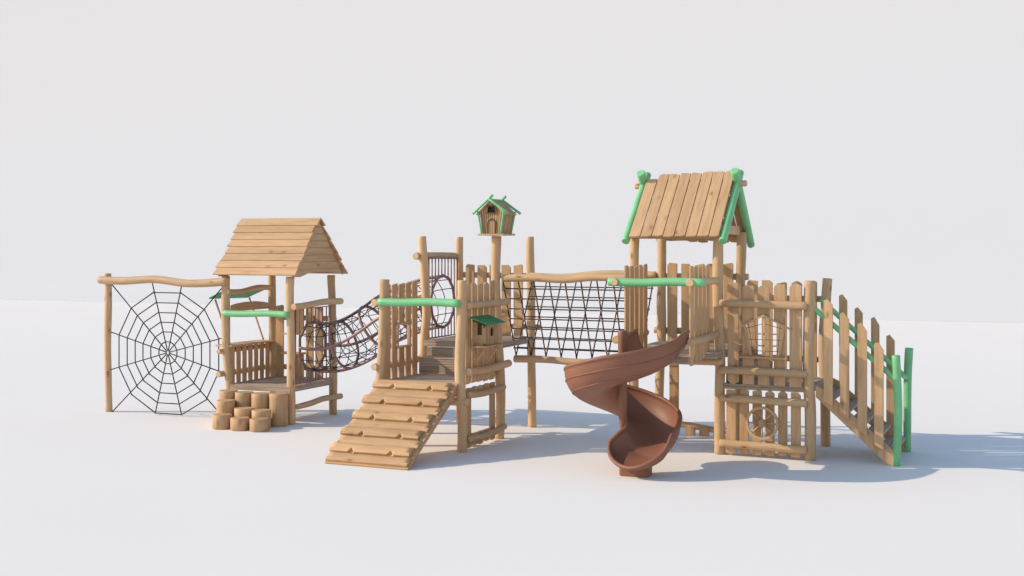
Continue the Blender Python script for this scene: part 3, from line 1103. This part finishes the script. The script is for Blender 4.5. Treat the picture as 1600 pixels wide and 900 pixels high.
# crossed green poles
for X_ in (1.93, 3.235):
    log("roof_pole", [(X_, .97, 2.762), (X_ - .0, 1.955, 3.705)], .0535, t, GREEN, wob=.0, rwob=.01)
    log("roof_pole", [(X_ - .005, 2.66, 2.712), (X_ - .0, 1.64, 3.712, .060)], .0535, t, GREEN, wob=.0, rwob=.01)
log("ridge_pole", [(1.80, 1.80, 3.535), (3.36, 1.80, 3.545)], .042, t, wob=0)
log("eave_beam", [(2.03, 1.12, 2.84), (3.16, 1.12, 2.84)], .04, t, wob=0)
log("eave_beam", [(2.03, 2.50, 2.82), (3.16, 2.50, 2.82)], .04, t, wob=0)
E0, E1 = Vector((0, .97, 2.82)), Vector((0, 1.80, 3.64))
sd = (E1 - E0).normalized()
sn = Vector((0, -sd.z, sd.y))
ln = (E1 - E0).length
xs = [1.985, 2.145, 2.297, 2.45, 2.60, 2.752, 2.905, 3.06, 3.195]
tops = [(-.055, -.055), (.015, .045), (.045, .025), (.055, .045), (.06, .04), (.045, .075), (.065, .07), (.05, .08)]
for i in range(8):
    x0, x1 = xs[i] + .006, xs[i + 1] - .006
    ww = x1 - x0
    ta, tb = tops[i]
    bz = [.0, .0, .012, -.004, .005, .0, .006, .0][i]
    pts = [(0, bz - .02), (ww * .7, bz - .02), (ww, bz), (ww, ln + tb), (ww * .3, ln + max(ta, tb)), (0, ln + ta)]
    mb = MB()
    mb.prism(pts, E0 + Vector((x0, 0, 0)) + sn * .012, (1, 0, 0), sd, sn, .026)
    mb.build("roof_board", BRD, t, bevel=.003)
F0, F1 = Vector((0, 2.63, 2.78)), Vector((0, 1.80, 3.60))
sd2 = (F1 - F0).normalized()
sn2 = Vector((0, sd2.z, -sd2.y))
sn2 = Vector((0, abs(sd2.z), abs(sd2.y)))
for i in range(8):
    x0, x1 = xs[i] + .006 + .01, xs[i + 1] - .006 + .01
    ww = x1 - x0
    bz = [0, .02, -.02, -.035, .0, -.035, -.03, .01][i]
    pts = [(0, bz), (ww * .3, bz - .02), (ww, bz - .015), (ww, ln - .01), (0, ln - .01)]
    mb = MB()
    mb.prism(pts, F0 + Vector((x0, 0, 0)) + sn2 * .012, (1, 0, 0), sd2, sn2, .026)
    mb.build("roof_board", BRD, t, bevel=.003)
for gx in (2.0, 3.12):
    mb = MB()
    mb.prism([(1.15, 2.86), (2.46, 2.86), (2.36, 2.98), (1.25, 2.98)], (gx, 0, 0), (0, 1, 0), (0, 0, 1), (1, 0, 0), .03)
    mb.build("tie_board", BRD, t, bevel=.003)
# side pickets at the slide opening
for xx, rx in ((2.215, 2.165), (3.045, 3.115)):
    zt = [2.462, 2.452, 2.455, 2.462, 2.475]
    tps = ['r', 'f', 's', 'r', 's']
    for i in range(5):
        y0 = .06 + i * .192
        boardX(t, xx, y0, y0 + .142, 1.235 + .012 * i if i < 3 else 1.28, zt[i], tps[i], 'n', th=.022)
    log("rail", [(rx, -.175, 2.262), (rx, .6, 2.26), (rx, 1.13, 2.256)], .048, t, wob=.0)
    log("rail", [(rx, -.13, 1.548), (rx, .5, 1.545), (rx, 1.13, 1.56)], .048, t, wob=.002)
log("grab_bar", [(2.065, -.105, 2.262), (2.5, -.105, 2.258), (2.85, -.105, 2.272), (3.28, -.105, 2.262)], .05, t, GREEN, wob=.003, label="green painted bar over the slide entrance")
# back fence
for x0, x1, z1, tp_ in [(2.095, 2.238, 2.468, 'l'), (2.30, 2.44, 2.455, 'r'), (2.50, 2.638, 2.455, 's'), (2.70, 2.84, 2.457, 'f'), (2.905, 3.042, 2.472, 's')]:
    boardY(t, 2.36, x0, x1, 1.30, z1, tp_)
log("rail", [(1.88, 2.45, 2.275), (3.24, 2.45, 2.275)], .045, t, wob=.003)
log("rail", [(1.88, 2.45, 1.50), (3.24, 2.45, 1.50)], .045, t, wob=.003)
# lower panel between the rear legs
boardY(t, 2.38, 2.12, 2.255, .04, 1.22, 'f', 'f')
for x0, x1 in ((2.36, 2.50), (2.56, 2.70), (2.76, 2.90), (2.95, 3.07)):
    boardY(t, 2.36, x0, x1, .03, .165, 'a', 'f')
log("rail", [(1.98, 2.42, .19), (2.4, 2.42, .165), (2.75, 2.42, .125), (3.1, 2.42, .12)], .045, t, wob=.002)

# ------------------------------------------------------------------ 11 spiral slide
CX, CY = 2.365, -.45
t = thing("spiral_slide", "brown plastic spiral slide winding round its own column under the roofed tower", "slide", (CX, CY, 0))
mb = MB()
mb.tube([(CX, CY, .42, .012), (CX, CY, .56, .040), (CX, CY, .70, .054), (CX, CY, 1.3, .056), (CX, CY, 1.66, .058), (CX, CY, 1.69, .054)], .056, sides=24, cap=.008)
mb.build("column", PLAST, t)
Rin, Rout = .05, .675


def lerp_tab(tab, x):
    for (a, va), (b, vb) in zip(tab, tab[1:]):
        if x <= b:
            f = 0 if b == a else (x - a) / (b - a)
            f = max(0, min(1, f))
            f = f * f * (3 - 2 * f) if False else f
            return va + (vb - va) * f
    return tab[-1][1]


# parameter s: -1..0 straight entry, 0..TH helix (degrees), then straight exit
TH = 376.0
FL = [(-1, 1.37), (0, 1.275), (90, 1.075), (180, .815), (270, .555), (360, .27), (TH, .205), (TH + .6, .15), (TH + 1, .125)]
HO = [(-1, .30), (-.3, .33), (90, .345), (300, .345), (345, .335), (362, .29), (TH, .285), (TH + 1, .0)]
HI = [(-1, .30), (-.3, .33), (20, .26), (60, .20), (330, .20), (TH - 25, .28), (TH, .31), (TH + 1, .0)]
secs = []
for k in range(9):                      # straight entry
    f = k / 8
    c = Vector((CX + (Rin + Rout) / 2, -.01 + (CY + .01) * f, 0))
    secs.append((-1 + f, c, Vector((1, 0, 0)), (Rout - Rin) / 2, (Rout - Rin) / 2))
nh = 90
for k in range(1, nh + 1):
    th = TH * k / nh
    a = R(th)
    n_ = Vector((math.cos(a), -math.sin(a), 0))
    c = Vector((CX, CY, 0)) + n_ * (Rin + Rout) / 2
    secs.append((th, c, n_, (Rout - Rin) / 2, (Rout - Rin) / 2))
a = R(TH)
n_ = Vector((math.cos(a), -math.sin(a), 0))
tg = Vector((-math.sin(a), -math.cos(a), 0))
cl = Vector((CX, CY, 0)) + n_ * (Rin + Rout) / 2
EXL = .42
for k in range(1, 25):
    f = k / 24
    ff = math.sin(f * math.pi / 2)
    w_ = (Rout - Rin) / 2 + .045 * min(1, ff * 2.5)
    w_ *= math.sqrt(max(0.0, 1 - ff ** 2.6))
    wi_ = w_ * (1 + .22 * min(1, ff * 2.2))
    secs.append((TH + ff, cl + tg * EXL * ff, n_, max(wi_, .004), max(w_, .004)))


def section(s_, c, n_, wi, wo, scale=1.0, off=0.0):
    fl = lerp_tab(FL, s_)
    ho, hi = lerp_tab(HO, s_), lerp_tab(HI, s_)
    if s_ > TH:
        q = (s_ - TH)
        # the scoop lip comes down and rounds off
        ho = (.285 * (1 - q) ** .8) * (1 - .15 * q) + .012
        hi = (.310 * (1 - q) ** .8) * (1 - .15 * q) + .012
    pts = []
    M = 26
    for j in range(M + 1):
        u = -1 + 2 * j / M
        au = abs(u)
        # superellipse U: floor in the middle, walls steep at the sides
        ang = u * math.pi / 2
        px_ = math.copysign(abs(math.sin(ang)) ** .82, u) if u else 0
        pz_ = 1 - abs(math.cos(ang)) ** .92
        h = ho if u > 0 else hi
        wv_ = wo if u > 0 else wi
        pts.append(c + n_ * px_ * (wv_ + off) + Vector((0, 0, fl + pz_ * h - off * abs(math.cos(ang)))))
    return pts


mb = MB()
rows = [section(*sc_) for sc_ in secs]
rows_o = [section(*sc_, off=.026) for sc_ in secs]
M1 = len(rows[0])
for rr_ in rows:
    mb.v += [tuple(p_) for p_ in rr_]
b2 = len(mb.v)
for rr_ in rows_o:
    mb.v += [tuple(p_) for p_ in rr_]
for i in range(len(rows) - 1):
    for j in range(M1 - 1):
        q = [i * M1 + j, (i + 1) * M1 + j, (i + 1) * M1 + j + 1, i * M1 + j + 1]
        mb.face(q[::-1], [(0, 0)] * 4, True)
        q = [b2 + x_ for x_ in q]
        mb.face(q, [(0, 0)] * 4, True)
    for j, rev in ((0, False), (M1 - 1, True)):
        q = [i * M1 + j, b2 + i * M1 + j, b2 + (i + 1) * M1 + j, (i + 1) * M1 + j]
        mb.face(q[::-1] if rev else q, [(0, 0)] * 4, True)
for i, rev in ((0, False), (len(rows) - 1, True)):
    for j in range(M1 - 1):
        q = [i * M1 + j, i * M1 + j + 1, b2 + i * M1 + j + 1, b2 + i * M1 + j]
        mb.face(q[::-1] if rev else q, [(0, 0)] * 4, False)
mb.build("chute", PLAST, t)
# rolled rims
pts = [tuple((rows[i][M1 - 1] + rows_o[i][M1 - 1]) / 2) for i in range(len(secs))]
pts += [tuple((rows[i][0] + rows_o[i][0]) / 2) for i in range(len(secs) - 2, -1, -1)]
mb = MB()
mb.tube(pts, .025, sides=10, cap=.004, straight=True)
mb.build("rim", PLAST, t)
# raised ribs running along the outside of the outer wall
for j, rr_ in ((M1 - 4, .010), (M1 - 8, .008)):
    mb = MB()
    mb.tube([tuple(rows_o[i][j]) for i in range(2, int(len(secs) * .72))], rr_, sides=6, cap=.001, straight=True)
    mb.build("outer_rib", PLAST, t)
# entry fin joining inner wall and column
mb = MB()
fin = [(0, 1.30), (.0, 1.68), (.06, 1.66), (.10, 1.58), (.18, 1.54), (.30, 1.52), (.50, 1.52), (.50, 1.30)]
mb.prism([(b_, a_) for a_, b_ in fin], (CX + .02, CY, 0), (0, 0, 1), (0, 1, 0), (1, 0, 0), .03)
mb.build("entry_fin", PLAST, t, bevel=.006)
mb = MB()
foot = Vector((2.60, -.66, 0))
mb.prism([(-.18, -.09), (-.15, -.11), (.15, -.11), (.18, -.09), (.17, .10), (-.17, .10)], foot, (1, 0, 0), (0, 1, 0), (0, 0, 1), .135)
mb.build("foot", PLAST, t, bevel=.012)

# ------------------------------------------------------------------ 12 landing
t = thing("landing_platform", "low landing with a house-shaped window and a cart wheel on its picket front", "play platform", (3.72, 1.8, 0))
post(t, 4.30, 1.2, 2.268, x2=4.30, mid=[(4.305, 1.2, .6), (4.27, 1.2, 1.2), (4.29, 1.2, 1.8)], r=.071, wob=.003)
post(t, 4.30, 2.4, 2.268, x2=4.325, mid=[(4.29, 2.4, .8), (4.27, 2.4, 1.4), (4.30, 2.4, 1.9)], r=.067, wob=.003)
deck(t, 3.20, 4.34, 1.16, 2.44, .925, 9, th=.07)
mb = MB()
mb.box(3.21, 3.48, 1.26, 2.34, .93, 1.135, 'y')
mb.build("step", GRY, t, bevel=.004)
log("rail", [(3.17, 1.085, 1.968), (3.6, 1.085, 1.962), (4.275, 1.085, 1.952)], .049, t, wob=.002)
log("rail", [(3.165, 1.085, 1.105), (3.6, 1.085, 1.108), (4.275, 1.085, 1.095)], .050, t, wob=.003)
log("rail", [(3.165, 1.085, .745), (3.6, 1.085, .742), (4.275, 1.085, .728)], .050, t, wob=.003)
log("rail", [(3.165, 1.085, .165), (3.6, 1.085, .155), (4.275, 1.085, .145)], .050, t, wob=.003)
# house window geometry in X,Z
WLx = lambda z: 3.495 + (1.69 - z) * .178
WRx = lambda z: 3.985 - (1.69 - z) * .150
apex = (3.737, 1.815)
roofz = lambda x: apex[1] - abs(x - apex[0]) * (.128 / .245)
sill = 1.30
yb_ = 1.125


def bpoly(pieces, name="board"):
    for pts_ in pieces:
        mb_ = MB()
        mb_.prism(pts_, (0, yb_, 0), (1, 0, 0), (0, 0, 1), (0, 1, 0), .032)
        mb_.build(name, BRD, t, bevel=.003)


boardY(t, yb_, 3.262, 3.408, .925, 2.238, 'l', 'a')
bpoly([[(3.458, .93), (3.603, .93), (3.603, sill), (WLx(sill), sill), (WLx(1.69), 1.69), (3.603, roofz(3.603)), (3.603, 2.19), (3.50, 2.202), (3.458, 2.175)]])
bpoly([[(3.656, .925), (3.803, .925), (3.803, sill), (3.656, sill)], [(3.656, roofz(3.656)), (apex[0], apex[1]), (3.803, roofz(3.803)), (3.803, 2.165), (3.76, 2.195), (3.69, 2.195), (3.656, 2.175)]])
bpoly([[(3.857, .93), (4.0, .92), (4.0, 2.22), (3.88, 2.212), (3.857, 2.17), (3.857, roofz(3.857)), (WRx(1.69), 1.69), (WRx(sill), sill), (3.857, sill)]])
boardY(t, yb_, 4.055, 4.208, .92, 2.232, 'a', 'f')
wf = MB()
wf.prism([(3.39, 1.655), (3.735, 1.835), (4.09, 1.655), (4.08, 1.635), (3.735, 1.81), (3.40, 1.635)][::1], (0, 1.085, 0), (1, 0, 0), (0, 0, 1), (0, 1, 0), .035)
wf.prism([(3.475, 1.68), (3.505, 1.695), (3.585, 1.30), (3.553, 1.30)], (0, 1.095, 0), (1, 0, 0), (0, 0, 1), (0, 1, 0), .028)
wf.prism([(3.978, 1.695), (4.008, 1.68), (3.945, 1.30), (3.915, 1.30)], (0, 1.095, 0), (1, 0, 0), (0, 0, 1), (0, 1, 0), .028)
frame = wf.build("window_frame", LOG, t, bevel=.002)
mb = MB()
mb.prism([(3.725, 1.30), (3.750, 1.30), (3.750, 1.80), (3.725, 1.80)], (0, 1.10, 0), (1, 0, 0), (0, 0, 1), (0, 1, 0), .02)
mb.box(3.51, 3.975, 1.10, 1.12, 1.575, 1.592, 'x')
mb.box(3.545, 3.945, 1.10, 1.12, 1.425, 1.442, 'x')
mb.build("muntin", LOG, frame, bevel=.001)
mb = MB()
for x0, x1 in ((3.555, 3.60), (3.635, 3.65), (3.815, 3.812), (3.945, 3.90)):
    mb.tube([(x0 - (.02 if x0 < 3.73 else -.0), 1.115, roofz(x0) - .01), (x1, 1.115, 1.31)], .004, sides=5, cap=0)
for z0 in (1.51, 1.365):
    mb.tube([(WLx(z0), 1.115, z0), (WRx(z0), 1.115, z0)], .004, sides=5, cap=0)
mb.tube([(WLx(1.65), 1.115, 1.65), (3.737, 1.115, 1.715)], .004, sides=5, cap=0)
mb.tube([(WRx(1.65), 1.115, 1.65), (3.737, 1.115, 1.715)], .004, sides=5, cap=0)
mb.build("thin_bar", MBR, frame)
mb = MB()
mb.box(3.425, 4.04, 1.03, 1.12, 1.272, 1.297, 'x')
mb.build("window_sill", BRD, t, bevel=.004)
# lower wheel panel
for i, (x0, x1, z1, tp_) in enumerate([(3.242, 3.368, .850, 'f'), (3.417, 3.534, .862, 'l'), (3.583, 3.70, .864, 's'), (3.747, 3.862, .858, 'p'), (3.91, 4.025, .862, 'p'), (4.071, 4.193, .852, 'r')]):
    boardY(t, yb_ + .01, x0, x1, .022 + .012 * (i % 3 == 1), z1, tp_, 'n')
WC = (3.72, 1.075, .45)
wh = MB()
n_w = 32
ring = [(WC[0] + .195 * math.cos(2 * math.pi * k / n_w), WC[1], WC[2] + .195 * math.sin(2 * math.pi * k / n_w)) for k in range(n_w + 1)]
for k in range(n_w):
    a, b = 2 * math.pi * k / n_w, 2 * math.pi * (k + 1) / n_w
    ro, ri = .212, .178
    k0 = len(wh.v)
    for yv in (WC[1] - .018, WC[1] + .018):
        for rr_, aa in ((ri, a), (ro, a), (ro, b), (ri, b)):
            wh.v.append((WC[0] + rr_ * math.cos(aa), yv, WC[2] + rr_ * math.sin(aa)))
    for q in ([0, 1, 2, 3], [7, 6, 5, 4], [1, 5, 6, 2], [0, 3, 7, 4]):
        wh.face([k0 + x_ for x_ in q], [(a * .2 + x_ * .002, rr2) for x_, rr2 in zip(q, (0, .03, .03, 0))], False)
wheel = wh.build("wheel", BRD, t, label="cart wheel on the lower pickets")
for k in range(8):
    a = math.pi / 4 * k
    mb = MB()
    A_ = (WC[0] + .05 * math.cos(a), WC[1], WC[2] + .05 * math.sin(a))
    B_ = (WC[0] + .182 * math.cos(a), WC[1], WC[2] + .182 * math.sin(a))
    mb.tube([A_, B_], .010, sides=8, cap=0, straight=True)
    mb.build("spoke", BRD, wheel)
mb = MB()
mb.tube([(WC[0], WC[1] - .025, WC[2]), (WC[0], WC[1] + .02, WC[2])], .052, sides=20, cap=.004, straight=True)
mb.tube([(WC[0], WC[1] - .04, WC[2]), (WC[0], WC[1] - .026, WC[2])], .034, sides=20, cap=.004, straight=True)
mb.build("hub", BRD, wheel)
# rear fence
for x0, x1, z1, tp_ in [(3.235, 3.385, 2.236, 'l'), (3.441, 3.59, 2.235, 'r'), (3.644, 3.785, 2.212, 's'), (3.85, 3.99, 2.225, 'p'), (4.06, 4.19, 2.22, 'f')]:
    boardY(t, 2.36, x0, x1, .88, z1, tp_)
log("rail", [(3.2, 2.45, 1.985), (4.36, 2.45, 1.985)], .042, t, wob=.003)
log("rail", [(3.2, 2.45, 1.16), (4.36, 2.45, 1.16)], .042, t, wob=.003)
log("deck_beam", [(3.2, 2.33, .80), (4.36, 2.33, .80)], .045, t, wob=.003)

# ------------------------------------------------------------------ 13 staircase
t = thing("staircase", "open wooden staircase with tall pickets, green handrails and two green end posts", "staircase", (4.85, 1.8, 0))
for y_ in (1.20, 2.33):
    mb = MB()
    mb.prism([(4.37, .945), (4.47, .90), (5.35, .15), (5.35, .0), (5.25, .0), (4.37, .80)], (0, y_, 0), (1, 0, 0), (0, 0, 1), (0, 1, 0), .04)
    mb.build("stringer", BRD, t, bevel=.003)
for i in range(5):
    x = 4.38 + i * .185
    z = .775 - i * .152
    mb = MB()
    mb.box(x, x + .105, 1.243, 2.327, z, z + .035, 'y')
    mb.box(x + .115, x + .225, 1.243, 2.327, z, z + .035, 'y')
    mb.build("tread", GRY, t, bevel=.003)
def stair_picket(y_, x0, x1, zl, zr, bl, br):
    w_ = x1 - x0
    mb_ = MB()
    mb_.prism([(x0, bl), (x1, br), (x1, zr), (x0 + w_ * .38, zl + .022), (x0, zl)], (0, y_, 0), (1, 0, 0), (0, 0, 1), (0, 1, 0), .034)
    mb_.build("picket", BRD, t, bevel=.003)
for x0, x1, zl, zr, bl, br in [(4.478, 4.588, 2.02, 1.965, .752, .708), (4.676, 4.788, 1.86, 1.79, .603, .535), (4.890, 5.003, 1.735, 1.645, .424, .358), (5.090, 5.200, 1.50, 1.425, .255, .198)]:
    stair_picket(1.14, x0, x1, zl, zr, bl, br)
for x0, x1, zl, zr, bl, br in [(4.480, 4.588, 2.035, 1.97, .752, .708), (4.684, 4.788, 1.865, 1.805, .603, .535), (4.896, 5.003, 1.74, 1.65, .424, .358), (5.092, 5.198, 1.51, 1.45, .255, .198)]:
    stair_picket(2.375, x0, x1, zl, zr, bl, br)
log("handrail", [(4.27, 1.215, 1.985), (5.36, 1.215, 1.045)], .034, t, GREEN, wob=0, rwob=.02)
log("handrail", [(4.25, 2.30, 1.985), (5.38, 2.30, .952)], .034, t, GREEN, wob=0, rwob=.02)
post(t, 5.345, 1.22, 1.362, x2=5.335, mid=[(5.365, 1.22, .6)], r=.051, mat=GREEN, wob=.004, label="green painted post at the foot of the stairs, near side")
post(t, 5.36, 2.36, 1.366, x2=5.385, mid=[(5.36, 2.36, .7)], r=.051, mat=GREEN, wob=.004, label="green painted post at the foot of the stairs, far side")
